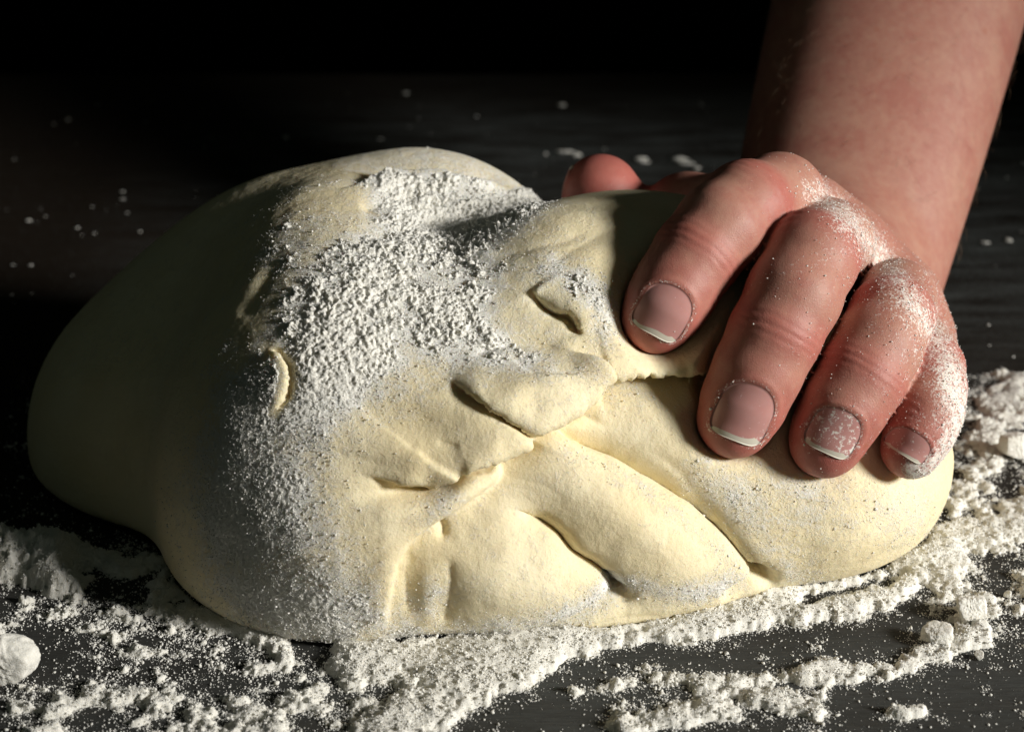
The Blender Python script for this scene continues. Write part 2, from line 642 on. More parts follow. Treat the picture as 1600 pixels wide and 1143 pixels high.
def resample(pts, n=10):
    pts = np.asarray(pts, float)
    if len(pts) < 3:
        return pts
    P = np.vstack([2 * pts[0] - pts[1], pts, 2 * pts[-1] - pts[-2]])
    out = []
    for i in range(1, len(P) - 2):
        t = np.linspace(0, 1, n, endpoint=False)[:, None]
        a, b, c, d = P[i - 1], P[i], P[i + 1], P[i + 2]
        out.append(0.5 * ((2 * b) + (c - a) * t + (2 * a - 5 * b + 4 * c - d) * t ** 2 + (3 * b - a - 3 * c + d) * t ** 3))
    out.append(pts[-1:])
    return np.vstack(out)


def poly_dist(x, y, pts, reach, want_dir=False):
    """signed distance (positive right of travel, y down) and position 0..1 along; far points get reach*10"""
    P = resample(pts, 6)
    sd = np.full(len(x), reach * 10.0); tt = np.zeros(len(x))
    m = np.where((x > P[:, 0].min() - reach) & (x < P[:, 0].max() + reach) & (y > P[:, 1].min() - reach) & (y < P[:, 1].max() + reach))[0]
    if not len(m):
        return sd, tt
    X, Y = x[m], y[m]
    seg = np.diff(P, axis=0); ln = np.hypot(seg[:, 0], seg[:, 1]) + 1e-9
    cum = np.concatenate([[0], np.cumsum(ln)])
    best = np.full(len(m), 1e9); sg = np.ones(len(m)); bt = np.zeros(len(m)); bx = np.zeros(len(m)); by = np.zeros(len(m))
    for i in range(len(seg)):
        dx, dy = X - P[i, 0], Y - P[i, 1]
        t = np.clip((dx * seg[i, 0] + dy * seg[i, 1]) / ln[i] ** 2, 0, 1)
        ex, ey = dx - t * seg[i, 0], dy - t * seg[i, 1]
        dd = np.hypot(ex, ey)
        b = dd < best
        cr = seg[i, 0] * dy - seg[i, 1] * dx
        best = np.where(b, dd, best)
        sg = np.where(b, np.where(cr >= 0, 1, -1), sg)
        bx = np.where(b, ex, bx); by = np.where(b, ey, by)
        bt = np.where(b, (cum[i] + t * ln[i]) / cum[-1], bt)
    sd[m] = best * sg; tt[m] = bt
    if want_dir:
        DX = np.zeros((len(x), 2)); DX[m] = np.stack([bx, by], 1) / (best[:, None] + 1e-6)
        return sd, tt, DX
    return sd, tt


def stroke(x, y, pts, width, amt=1.0, soft=1.0):
    d, _ = poly_dist(x, y, pts, width * 3)
    return amt * np.exp(-(np.abs(d) / width) ** (2 * soft))


disp = np.zeros(len(HV))
front = sstep(-0.1, 0.35, -(HN @ FWD))
red = np.zeros(len(HV))
nailz = np.zeros(len(HV))
for nm, ch in CH.items():
    tip = ch[0][0]; r = ch[0][1]
    red = np.maximum(red, 0.95 * np.exp(-(np.linalg.norm(HV - tip, axis=1) / (r * 1.55)) ** 2))
    if nm == "thumb":
        continue
    js = (3, 5) if nm != "pinky" else (3, 4)
    for jn, ji in enumerate(js):
        j, jr = ch[ji]
        axd = ch[ji + 1][0] - ch[ji - 1][0]; axd = axd / np.linalg.norm(axd)
        q = HV - j
        dist = np.linalg.norm(q, axis=1)
        t = q @ axd + 1.2 * fbm(HV, 9, 2, off=ji)
        near = np.exp(-(t / (3.2 if jn == 0 else 5.0)) ** 2) * (dist < jr * 1.5) * front
        disp -= 0.16 * near * (0.5 + 0.5 * np.cos(t * 2 * math.pi / (2.1 if jn == 0 else 2.6))) ** 2
        disp += (0.12 if jn else 0.0) * np.exp(-(dist / (jr * 1.2)) ** 4) * front
        red = np.maximum(red, (0.42 if jn == 0 else 0.5) * np.exp(-((t) / 5.0) ** 2) * (dist < jr * 1.6))
for nl in NAILS:
    q = HV - nl["o"]
    u, v, o_ = q @ nl["la"] / nl["W"], q @ nl["al"] / nl["L"], q @ nl["out"]
    m = (np.abs(u) < 2) & (np.abs(v) < 2) & (o_ > 0)
    s = np.where(m, nail_shape(u, v), 9)
    inside = sstep(1.06, 0.94, s)
    rim = np.exp(-((s - 1.16) / 0.12) ** 2) * sstep(0.9, 0.4, v)
    disp += -0.12 * inside * sstep(0.95, 0.55, v) + 0.30 * rim * m
    nailz = np.maximum(nailz, m * np.exp(-((s - 1.05) / 0.06) ** 2))
disp += (0.16 * fbm(HV, 13, 3) + 0.05 * fbm(HV, 3, 2)) * sstep(575, 530, hd)
HV = HV + HN * disp[:, None]

hfl = np.zeros(len(HV))
hand_part = sstep(552, 535, hd)
ridge = [(1275, 300), (1320, 338), (1360, 378), (1395, 425), (1430, 475), (1462, 520), (1490, 580), (1505, 640), (1490, 700), (1440, 745)]
hfl += stroke(hx, hy, ridge, 30, 0.72)
hfl += stroke(hx, hy, [(1290, 400), (1330, 440), (1400, 520), (1440, 600)], 40, 0.30)
hfl += stroke(hx, hy, [(1195, 440), (1230, 420)], 26, 0.26)
hfl += stroke(hx, hy, [(1480, 600), (1480, 680), (1440, 735)], 30, 0.35)
hfl += stroke(hx, hy, [(1350, 690), (1330, 730)], 18, 0.25)
hfl += stroke(hx, hy, [(1425, 722), (1440, 745)], 16, 0.6)
for q_ in ([(1198, 640), (1200, 675), (1185, 697)], [(1332, 655), (1336, 690), (1318, 712)], [(1066, 505), (1056, 528)]):
    hfl += stroke(hx, hy, q_, 6, 0.55)
hfl = np.clip(hfl, 0, 1) * hand_part
hfl = np.maximum(hfl, 0.6 * nailz * front)
hfl = np.maximum(hfl, (0.17 + 0.20 * sstep(1330, 1480, hx)) * hand_part * sstep(1120, 1300, hx))

porg = ARM0.copy(); porg[2] = 0
person = make_mesh("person", HV, HQ, M_SKIN, attrs={"red": red, "flour": hfl}, origin=porg)
tag(person, "bare forearm and floury hand pressing down on the lump of dough", "person")

# fine hairs along the forearm
hw = (hd > 545) * (HN @ FWD < 0.35) * ((HV - ARM0) @ _ax > 18)
hi = pick(hw.astype(float), 900)
hv, hf_ = [], []
for n_, i_ in enumerate(hi):
    nrm = HN[i_]; dr_ = -_ax * rng.uniform(0.6, 1.0) + rng.normal(size=3) * 0.35
    dr_ -= nrm * (dr_ @ nrm); dr_ /= np.linalg.norm(dr_)
    sd_ = np.cross(nrm, dr_); L_ = rng.uniform(2.5, 6.5); p0 = HV[i_]
    for k_, (tt_, rr_) in enumerate(((0, 0.03), (0.5, 0.024), (1.0, 0.004))):
        c0 = p0 + dr_ * L_ * tt_ + nrm * (L_ * 0.34 * math.sin(tt_ * 1.9) - 0.1)
        hv += [c0 + sd_ * rr_, c0 - sd_ * rr_ * 0.5 + nrm * rr_, c0 - sd_ * rr_ * 0.5 - nrm * rr_]
    b_ = n_ * 9
    for k_ in (0, 3):
        for e_ in range(3):
            hf_.append((b_ + k_ + e_, b_ + k_ + (e_ + 1) % 3, b_ + k_ + 3 + (e_ + 1) % 3, b_ + k_ + 3 + e_))
M_HAIR = mat_plain("hair", (0.28, 0.19, 0.11, 1), 0.45)
tag(make_mesh("arm_hair", hv, hf_, M_HAIR, person, origin=porg), kind="stuff")

for nl in NAILS:
    nu, nv = 25, 25
    g1, g2 = np.meshgrid(np.linspace(-1, 1, nu), np.linspace(-1, 1, nv), indexing='ij')
    # square to rounded nail outline
    J0 = 19
    eg = 0.80 + 0.06 * g1 ** 2 - 0.06 * g1 + 0.025 * np.sin(g1 * 5 + nl['w'])
    jj = np.arange(nv)[None, :] * np.ones((nu, 1))
    g2 = np.where(jj <= J0, -1 + (eg + 1) * jj / J0, eg + (1 - eg) * (jj - J0) / (nv - 1 - J0))
    s = nail_shape(g1, g2); mx = np.maximum(np.abs(g1), np.abs(g2))
    k = np.where(s > 0, mx / np.maximum(s, 1e-6), 1)
    u, v = (g1 * k).ravel(), (g2 * k).ravel()
    base = nl["o"] + nl["la"] * (u * nl["W"])[:, None] + nl["al"] * (v * nl["L"])[:, None]
    O = base + nl["out"] * 25
    t = cast(hand_sdf, O, np.broadcast_to(-nl["out"], O.shape), 0, 40)
    top = O - nl["out"] * t[:, None]
    h = (top - nl["o"]) @ nl["out"]
    # smooth the height: a nail is a cylinder part, straight along its length
    A = np.stack([np.ones_like(u), u, v, u * u, v * v * 0 + u * v], 1)
    co = np.linalg.lstsq(A, h, rcond=None)[0]
    hs = A @ co
    h2 = 0.8 * h + 0.2 * hs
    lift = 0.12 + 0.55 * np.clip(v - 0.35, 0, 1) ** 1.2 - 0.25 * np.clip(np.abs(u) - 0.6, 0, 1)
    topv = base + nl["out"] * (h2 + lift)[:, None]
    botv = base + nl["out"] * (np.minimum(h, h2 + lift - 0.3) - 0.45)[:, None]
    idx = np.arange(nu * nv).reshape(nu, nv)
    q = np.stack([idx[:-1, :-1], idx[1:, :-1], idx[1:, 1:], idx[:-1, 1:]], -1).reshape(-1, 4)
    if np.cross(nl["la"], nl["al"]) @ nl["out"] < 0:
        q = q[:, ::-1]
    istip = (q % nv).min(1) >= J0
    rimi = np.concatenate([idx[0, :], idx[1:, -1], idx[-1, :-1][::-1], idx[0:, 0][::-1][1:]])
    n0 = nu * nv
    side = np.stack([rimi[:-1], rimi[1:], rimi[1:] + n0, rimi[:-1] + n0], 1)
    allV = np.vstack([topv, botv])
    nfl = {"index": 0.12, "middle": 0.2, "ring": 0.5, "pinky": 0.35, "thumb": 0.2}[nl["f"]] * np.ones(len(allV))
    uu = np.tile(u, 2); vv = np.tile(v, 2)
    nfl = nfl + 0.35 * sstep(0.55, 1.0, uu) * sstep(-0.2, 0.8, vv) * (nl["f"] in ("middle", "ring"))
    sidet = ((side % n0) % nv).min(1) >= J0
    allq = np.vstack([q[~istip], side[~sidet]])
    nail = make_mesh("fingernail", allV, allq, M_NAIL, person, {"flour": nfl}, origin=nl["o"])
    tq = np.vstack([q[istip], side[sidet]])
    used, inv = np.unique(tq, return_inverse=True)
    make_mesh("nail_tip", allV[used], inv.reshape(tq.shape), M_TIP, nail, origin=nl["o"])

# ------------------------------------------------------------------ dough
LUMPS = [
    ((-62, 97, 6), (73, 54, 58), 0),
    ((-52, 113, 20), (56, 44, 58), 16),
    ((-42, 57, 15), (51, 61, 66), 13),
    ((-6, 54, 18), (50, 53, 58), 14),
    ((-47, 84, 31), (37, 40, 53), 12),
    ((-27, 112, 36), (47, 42, 47.5), 8),
    ((31, 72, 36), (58, 48, 49), 12),
    ((14, 59, 48), (32, 30, 38), 10),
    ((62, 58, 19), (51, 41, 37), 12),
    ((84, 66, 17), (29, 36, 24), 8),
    ((14, 28, 12), (48, 26, 34), 14),
]


def dough_base(P):
    d = None
    for c, r, k in LUMPS:
        e = ellipsoid(P, np.array(c, float), r)
        d = e if d is None else smin(d, e, max(k, 1))
    return smax(d, -P[:, 2] + 0.3, 5.0)


def dough_sdf(P):
    d = dough_base(P)
    m = d < 8
    if m.any():
        hdist = hand_sdf(P[m])
        d[m] = smax(d[m], -(hdist - 0.15), 2.5)
    return d


F, lo = sample_sdf(dough_sdf, (-150, -20, -4), (135, 185, 100), 1.0)
DV, DQ = surface_nets(F, lo, 1.0)
keepz = DV[DQ][:, :, 2].max(1) > 0.2
DV, DQ = subdivide(DV, DQ)
DV = project(dough_sdf, DV, 2)
DN = vnormals(DV, DQ)
for _ in range(2):
    DN = relax(DN, DQ, 2)
    DN /= np.linalg.norm(DN, axis=1)[:, None] + 1e-9
dx_, dy_, dd_ = to_px(DV)
jit = 3.0 * fbm(DV, 7, 2); jit2 = 3.0 * fbm(DV, 7, 2, off=31)
px, py = dx_ + jit, dy_ + jit2
facing = sstep(-0.05, 0.25, -(DN @ FWD))
faceD = sstep(0.10, 0.50, -(DN @ FWD))
D = np.zeros(len(DV)); LAT = np.zeros((len(DV), 2))


def step(pts, up, wu, dn, wd, t0=0.12, t1=0.12, sharp=2.6, over=1.6):
    """overlapping edge: the side right of travel lies on top"""
    global D, LAT
    reach = 3.5 * max(wu, wd)
    d, t, dr = poly_dist(px, py, pts, reach, True)
    tap = sstep(0, max(t0, 0.004), t) * sstep(1, 1 - max(t1, 0.004), t)
    endf = np.where((t <= 0.0) | (t >= 1.0), 0.0, 1.0)
    s = sstep(-sharp, sharp, d)
    a = np.abs(d)
    lip = up * np.exp(-(a / wu)) * (1 - 0.6 * np.exp(-a / 9.0))
    low = -dn * np.exp(-(a / wd))
    D += tap * endf * (s * lip + (1 - s) * low) * (a < reach)
    LAT -= dr * (over * tap * endf * (d > 0) * np.exp(-(a / 11.0)))[:, None]


def groove(pts, h, wd, t0=0.2, t1=0.2, cusp=1.0):
    global D
    reach = 4 * wd
    d, t = poly_dist(px, py, pts, reach)
    tap = sstep(-0.001, t0, t) * sstep(1.001, 1 - t1, t)
    D -= h * tap * np.exp(-(np.abs(d) / wd) ** cusp) * (np.abs(d) < reach)


def bump(cx, cy, rx, ry, ang, h):
    global D
    a = math.radians(ang)
    u = ((px - cx) * math.cos(a) + (py - cy) * math.sin(a)) / rx
    v = (-(px - cx) * math.sin(a) + (py - cy) * math.cos(a)) / ry
    D += h * np.exp(-(u * u + v * v))


# wide forms: the upper mass rolls over the lower one along one long tuck
step([(1180, 568), (1110, 573), (1040, 575), (980, 580), (938, 592), (905, 628), (860, 658), (815, 690), (760, 716), (700, 742), (630, 766)], 3.8, 100, 4.4, 60, 0.15, 0.30, 5.0, 2.0)
bump(640, 705, 110, 30, 8, 2.4)
bump(820, 615, 80, 30, -25, 1.6)
bump(1070, 690, 140, 50, 35, 2.6)
bump(980, 800, 150, 60, 38, 3.0)
bump(1320, 830, 115, 60, -20, 3.0)
bump(770, 905, 105, 60, 15, 4.0)
bump(560, 860, 120, 120, 0, 3.0)
bump(700, 640, 110, 40, 20, 2.5)
bump(1080, 640, 90, 30, 10, 1.5)
# crease between the right lobe and the middle band
cA = [(864, 658), (905, 672), (970, 693), (1028, 732), (1090, 774), (1122, 804), (1153, 846), (1182, 885), (1200, 900)]
groove(cA, 5.6, 42, 0.25, 0.30)
groove(cA, 3.8, 8, 0.12, 0.0, 1.3)
step(cA[::-1], 0.8, 40, 0.6, 20, 0.05, 0.3)
groove([(1184, 880), (1196, 902)], 4, 9, 0.1, 0.0, 1.5)
groove([(893, 630), (930, 643), (962, 662)], 1.3, 5, 0.05, 0.5)
groove([(1010, 690), (1070, 735), (1120, 790), (1150, 830)], 1.0, 7, 0.3, 0.3)
# crease between the middle band and the lower flap
cB = [(770, 792), (815, 800), (850, 815), (880, 836), (895, 855), (908, 870), (934, 888), (958, 908), (978, 936)]
groove(cB, 4.8, 38, 0.35, 0.0)
groove(cB[1:], 3.8, 8, 0.25, 0.0, 1.4)
step(cB[::-1], 0.0, 10, 1.0, 30, 0.0, 0.4)
groove([(955, 906), (980, 940)], 4.5, 9, 0.1, 0.0, 1.5)
for o_ in (0, 14, 30):
    groove([(715, 778 - o_ * 0.3), (780, 776 - o_), (850, 790 - o_), (910, 826 - o_), (960, 870 - o_)], 0.22, 7, 0.3, 0.4)
# flap D (upper tongue)
step([(690, 592), (722, 612), (752, 632), (790, 655), (812, 668), (826, 674), (852, 662), (880, 646), (905, 632), (924, 614), (936, 594), (930, 578), (905, 560), (880, 548)][::-1],
     5.8, 40, 1.4, 16, 0.16, 0.16, 2.6, 2.4)
bump(840, 605, 80, 36, -18, 2.2)
groove([(735, 565), (770, 545), (825, 540), (880, 552)], 1.6, 10)
# tongue E and the hollow below it
step([(560, 738), (610, 747), (655, 752), (690, 746), (722, 728), (760, 712), (795, 706), (816, 692), (826, 676)][::-1],
     5.6, 36, 3.6, 26, 0.05, 0.35, 2.6, 2.6)
groove([(640, 752), (690, 742), (730, 722)], 2.6, 10, 0.3, 0.2)
groove([(812, 668), (824, 690)], 1.8, 5, 0.1, 0.1)
groove([(680, 690), (715, 700)], 0.7, 4)
groove([(760, 1004), (830, 990), (900, 970), (950, 952), (982, 936)], 3.2, 7, 0.3, 0.0, 1.4)
groove([(1120, 934), (1160, 917), (1198, 896)], 3.0, 7, 0.3, 0.0, 1.4)
bump(664, 757, 52, 11, -8, -4.2)
bump(640, 790, 60, 16, -12, 1.6)
# small tongue F, then the edge running down to the table
step([(758, 716), (778, 726), (778, 744), (760, 762), (738, 778), (705, 800), (672, 818), (645, 838), (622, 870), (610, 910), (604, 955), (610, 990)],
     2.6, 105, 2.6, 46, 0.10, 0.30, 4.5, 0.4)
bump(722, 762, 60, 25, -40, 3.2)
groove([(684, 808), (692, 826), (688, 844)], 2.4, 6, 0.1, 0.3)
groove([(645, 850), (634, 900), (642, 960)], 0.8, 12)
groove([(700, 860), (705, 920), (690, 980)], 1.2, 10)
bump(668, 930, 16, 45, 0, 1.0)
bump(600, 880, 26, 100, 8, 0.8)
# upper fold G
step([(832, 452), (848, 470), (868, 482), (888, 490), (900, 508), (908, 528)][::-1], 3.2, 20, 2.2, 14, 0.12, 0.1)
groove([(838, 462), (872, 488), (895, 505), (906, 530)], 2.2, 7, 0.1, 0.3)
bump(905, 490, 34, 26, 40, 1.0)
# edge H over the right lobe
step([(1180, 570), (1110, 573), (1040, 575), (980, 580), (938, 586)], 2.6, 30, 2.2, 30, 0.2, 0.03)
# left curl, diagonal pulls, top edge
step([(424, 545), (440, 565), (446, 590), (440, 620), (432, 645)], 3.0, 14, 1.8, 10, 0.15, 0.2)
groove([(452, 560), (456, 590), (446, 630)], 1.2, 6)
groove([(372, 500), (400, 460), (430, 418), (452, 392)], 1.2, 10, 0.2, 0.3)
groove([(345, 470), (368, 430), (390, 400)], 0.6, 12)
bump(392, 440, 14, 46, 35, 0.6)
step([(520, 300), (580, 282), (640, 272), (690, 274), (740, 286), (800, 294)], 2.2, 26, 2.6, 24, 0.3, 0.15)
groove([(560, 330), (610, 315), (660, 312)], 1.8, 14)
groove([(540, 385), (600, 365), (690, 350), (760, 330)], 1.5, 12)
groove([(760, 400), (840, 385), (930, 360)], 1.0, 12)
groove([(850, 420), (930, 370), (1010, 350)], 0.8, 16)
# pull lines gathering at the pinch
for i, (a, b) in enumerate([((400, 690), (690, 748)), ((395, 760), (690, 752)), ((420, 820), (680, 765)), ((470, 870), (690, 775)), ((520, 920), (650, 815))]):
    mx_, my_ = (a[0] + b[0]) / 2, (a[1] + b[1]) / 2 + (10 if i % 2 else -8)
    groove([a, (mx_, my_), b], 0.4, 11, 0.4, 0.4)
for a, b, c in [((1190, 800), (1260, 815), (1340, 812)), ((1230, 780), (1300, 792), (1400, 790)), ((1280, 880), (1340, 870), (1420, 845)), ((1200, 840), (1240, 850), (1290, 848)), ((1080, 700), (1160, 750), (1200, 800))]:
    groove([a, b, c], 0.25, 6, 0.3, 0.3)

D = np.clip(D + 0.45 * fbm(DV, 14, 3), -12, 11)
hd0 = hand_sdf(DV)
D = np.where(D > 0, D * sstep(0.5, 5.0, hd0), D) * faceD
DVF = relax(DV + DN * D[:, None] + (RIGHT * LAT[:, :1] - UP * LAT[:, 1:]) * faceD[:, None], DQ, 2, 0.5)
D = np.zeros(len(DV))

# ---- flour coverage on the dough (photo pixel strokes)
fl = np.zeros(len(DV))
fl += stroke(px, py, [(620, 285), (600, 360), (560, 470), (520, 560)], 80, 0.55)
fl += stroke(px, py, [(700, 300), (690, 400), (640, 480), (600, 560)], 80, 0.55)
fl += stroke(px, py, [(840, 295), (800, 330), (720, 350)], 34, 0.75)
fl += stroke(px, py, [(760, 470), (700, 520), (760, 520)], 50, 0.4)
fl += stroke(px, py, [(860, 420), (900, 440), (935, 470), (950, 510)], 32, 0.75)
fl += stroke(px, py, [(440, 380), (470, 440), (460, 520), (560, 470)], 70, 0.34)
fl += stroke(px, py, [(400, 640), (360, 760), (380, 860), (430, 940), (520, 990)], 70, 0.80)
fl += stroke(px, py, [(500, 600), (470, 700), (470, 800), (520, 900)], 70, 0.50)
fl += stroke(px, py, [(560, 940), (640, 1000), (740, 985), (880, 965), (970, 925)], 26, 0.5)
fl += stroke(px, py, [(680, 920), (650, 970)], 26, 0.4)
fl += stroke(px, py, [(720, 560), (830, 570), (900, 580)], 40, 0.32)
fl += stroke(px, py, [(700, 770), (660, 810)], 26, 0.35)
fl += stroke(px, py, [(880, 700), (960, 740), (1060, 800), (1140, 870)], 22, 0.22)
fl += stroke(px, py, [(1000, 920), (1080, 925), (1160, 905)], 22, 0.5)
fl += stroke(px, py, [(1100, 740), (1160, 800), (1220, 870), (1260, 900)], 36, 0.34)
fl += stroke(px, py, [(1200, 760), (1320, 790), (1420, 810)], 55, 0.30)
fl += stroke(px, py, [(980, 610), (1060, 640), (1100, 700)], 40, 0.20)
cut = 266 + np.clip(px - 560, 0, 240) * 0.10 - 14 * sstep(800, 840, px)
fl *= 0.12 + 0.88 * sstep(cut - 6, cut + 12, py)
fl = np.clip(fl, 0, 1)
patch = fbm(DV, 16, 4, off=5)
fl_m = np.clip(fl * (1 + 0.9 * patch), 0, 1)
upper = sstep(640, 540, py) * sstep(960, 900, px)          # where the flour lies loose in clumps
lower = 1 - upper
# loose clumps are thick and crumbly, the rest is a thin grainy coat
cl = billow(DV, 4.6, 2, 0.5, off=3) * 0.55 + fbm(DV, 2.6, 2, 0.4, off=8) * 0.7
thick = np.clip(fl * 1.25 + 0.55 * patch + 0.45 * fbm(DV, 5, 4, off=12) - 0.30, 0, 1)
D += lower * fl_m * 0.10 * (fbm(DV, 2.0, 3, off=2) + 0.6 * billow(DV, 3.2, 2, off=6))
D += 0.12 * fbm(DV, 3.5, 3, off=21) + 0.05 * billow(DV, 1.6, 1, off=23)
D = np.where(D > 0, D * sstep(0.2, 2.0, hd0), D) * facing
DV2 = DVF + DN * D[:, None]
DV2[:, 2] = np.maximum(DV2[:, 2], 0.25)
attr_f = np.clip(np.where(upper > 0.5, 0.18 + 0.9 * thick + 0.45 * fl_m, 0.08 + fl_m * 1.0), 0, 1)
attr_f = attr_f * (1 - 0.8 * stroke(px, py, [(424, 545), (440, 565), (446, 590), (440, 620), (432, 645)], 14))
attr_f = np.clip(attr_f + 0.30 * (py < cut) * sstep(480, 560, px) + 0.10 * sstep(560, 760, px) * sstep(900, 860, px), 0, 1)
dough = make_mesh("dough", DV2, DQ, M_DOUGH, attrs={"flour": attr_f}, origin=(-10, 60, 0))
tag(dough, "pale yellow lump of folded bread dough dusted with flour under a hand", "dough")

# ------------------------------------------------------------------ grains
_t = (1 + 5 ** 0.5) / 2
ICO_V = np.array([(-1, _t, 0), (1, _t, 0), (-1, -_t, 0), (1, -_t, 0), (0, -1, _t), (0, 1, _t), (0, -1, -_t), (0, 1, -_t), (_t, 0, -1), (_t, 0, 1), (-_t, 0, -1), (-_t, 0, 1)]) / math.hypot(1, _t)
ICO_F = np.array([(0, 11, 5), (0, 5, 1), (0, 1, 7), (0, 7, 10), (0, 10, 11), (1, 5, 9), (5, 11, 4), (11, 10, 2), (10, 7, 6), (7, 1, 8), (3, 9, 4), (3, 4, 2), (3, 2, 6), (3, 6, 8), (3, 8, 9), (4, 9, 5), (2, 4, 11), (6, 2, 10), (8, 6, 7), (9, 8, 1)])


OCT_V = np.array([(1, 0, 0), (-1, 0, 0), (0, 1, 0), (0, -1, 0), (0, 0, 1), (0, 0, -1)], float) * 1.15
OCT_F = np.array([(0, 2, 4), (2, 1, 4), (1, 3, 4), (3, 0, 4), (2, 0, 5), (1, 2, 5), (3, 1, 5), (0, 3, 5)])


def grains(P, R, cut=0.15):
    big = R > cut
    V1, F1 = grains_of(P[big], R[big], ICO_V, ICO_F)
    V2, F2 = grains_of(P[~big], R[~big], OCT_V, OCT_F)
    return np.vstack([V1, V2]), np.vstack([F1, F2 + len(V1)])


def grains_of(P, R, ICO_V, ICO_F):
    n, nv = len(P), len(ICO_V)
    sc = rng.uniform(0.6, 1.25, (n, 1, 3)) * (1 + 0.18 * rng.normal(size=(n, nv, 1))).clip(0.5, 1.6)
    ang = rng.uniform(0, 6.28, n)
    B = ICO_V[None] * sc
    c, s = np.cos(ang)[:, None], np.sin(ang)[:, None]
    B = np.stack([B[..., 0] * c - B[..., 1] * s, B[..., 0] * s + B[..., 1] * c, B[..., 2] * 0.85], -1)
    V = (P[:, None] + B * R[:, None, None]).reshape(-1, 3)
    Fc = (ICO_F[None] + (np.arange(n) * nv)[:, None, None]).reshape(-1, 3)
    return V, Fc


DN2 = vnormals(DV2, DQ)
wt = facing * (upper * thick ** 0.8 * 1.2 + lower * fl_m ** 1.5 * 0.40 + 0.001) * (DV2[:, 2] > 0.5) * (hd0 > 1.0)
def flour_height(X, fl, flm, patch, upper, ok):
    n_m = fbm(X, 4.0, 5, 0.65, off=61); n_f = fbm(X, 0.95, 3, 0.6, off=64); n_b = billow(X, 2.5, 4, 0.6, off=67)
    up = fl * 1.0 - 0.71 + 0.66 * n_m + 0.60 * patch + 0.14 * n_b + 0.30 * n_f
    lo_ = flm * 0.75 - 0.56 + 0.40 * n_m + 0.60 * n_f
    cf = np.where(ok > 0.5, upper * up + (1 - upper) * lo_, -1)
    on = np.clip(cf * 4, 0, 1)
    h = upper * (np.clip(cf, 0, 1) ** 0.8 * 1.3 + on * (0.46 * (n_b + 0.4) + 0.52 * n_f)) + (1 - upper) * on * (0.12 + 0.20 * n_f + 0.08 * n_b)
    return cf, np.where(cf > 0, np.maximum(h, 0.06), -0.35)


scar = stroke(px, py, [(424, 545), (440, 565), (446, 590), (440, 620), (432, 645)], 14)
okv = ((facing > 0.05) & (hd0 > 0.8) & (DV2[:, 2] > 0.4) & (scar < 0.5)).astype(float)
cf, ch_ = flour_height(DV2, fl, fl_m, patch, upper, okv)
qk = DQ[(cf[DQ] > -0.12).any(1)]
used, inv = np.unique(qk, return_inverse=True)
blk = np.concatenate([DV2[used], DN[used], np.stack([fl, fl_m, patch, upper, okv], 1)[used]], 1)
blk, qs = subdivide(blk, inv.reshape(qk.shape))
CP, CN = blk[:, :3], blk[:, 3:6] / (np.linalg.norm(blk[:, 3:6], axis=1)[:, None] + 1e-9)
c2, h2_ = flour_height(CP, *blk[:, 6:].T)
CV = CP + CN * h2_[:, None] + 0.28 * np.stack([fbm(CP, 1.1, 2, off=o_) for o_ in (71, 73, 79)], 1) * (h2_ > 0)[:, None]
qs = qs[(c2[qs] > 0).any(1)]
used, inv = np.unique(qs, return_inverse=True)
crust = make_mesh("flour_crust", CV[used], inv.reshape(qs.shape), M_FLOUR, origin=(-30, 60, 0))
tag(crust, "crumbly white flour lying thick on the top and left of the dough", "flour", kind="stuff")

wt = wt * 0.15 * sstep(1010, 940, px) + lower * sstep(1010, 940, px) * facing * (hd0 > 1) * fl_m * 0.35 + facing * (hd0 > 1) * (fl > 0.08) * (np.exp(-((cf + 0.04) / 0.14) ** 2) + 0.55 * np.exp(-((cf + 0.12) / 0.32) ** 2)) * (0.25 + fl)
ii = pick(wt, 56000)
R = rng.lognormal(math.log(0.092), 0.45, len(ii)).clip(0.06, 0.5)
P = DV2[ii] + DN2[ii] * (np.maximum(ch_[ii], 0) + R * rng.uniform(0.1, 0.7, len(ii)))[:, None] + rng.normal(size=(len(ii), 3)) * 0.2
V, Fc = grains(P, R)
fd = make_mesh("flour_dusting", V, Fc, M_FLOUR, origin=(-30, 60, 0))
tag(fd, "fine loose flour specks thinning out over the face of the dough", "flour", kind="stuff")

# flour clinging to the hand
wt = (hfl ** 1.6) * front * (hand_part > 0.3)
ii = pick(wt, 3500)
HN2 = vnormals(HV, HQ)
R = rng.lognormal(math.log(0.13), 0.35, len(ii)).clip(0.06, 0.4)
P = HV[ii] + HN2[ii] * (R * 0.3)[:, None] + rng.normal(size=(len(ii), 3)) * 0.15
V, Fc = grains(P, R)
hf = make_mesh("flour_grains", V, Fc, M_FLOUR, person, origin=porg)
tag(hf, kind="stuff")

# ------------------------------------------------------------------ flour on the table
gx = np.arange(-150, 176, 0.5); gy = np.arange(-62, 150, 0.5)
GX, GY = np.meshgrid(gx, gy, indexing='ij')
G = np.stack([GX.ravel(), GY.ravel(), np.zeros(GX.size)], 1)
tx, ty, _ = to_px(G)
under = dough_base(G + np.array([0, 0, 2.0]))


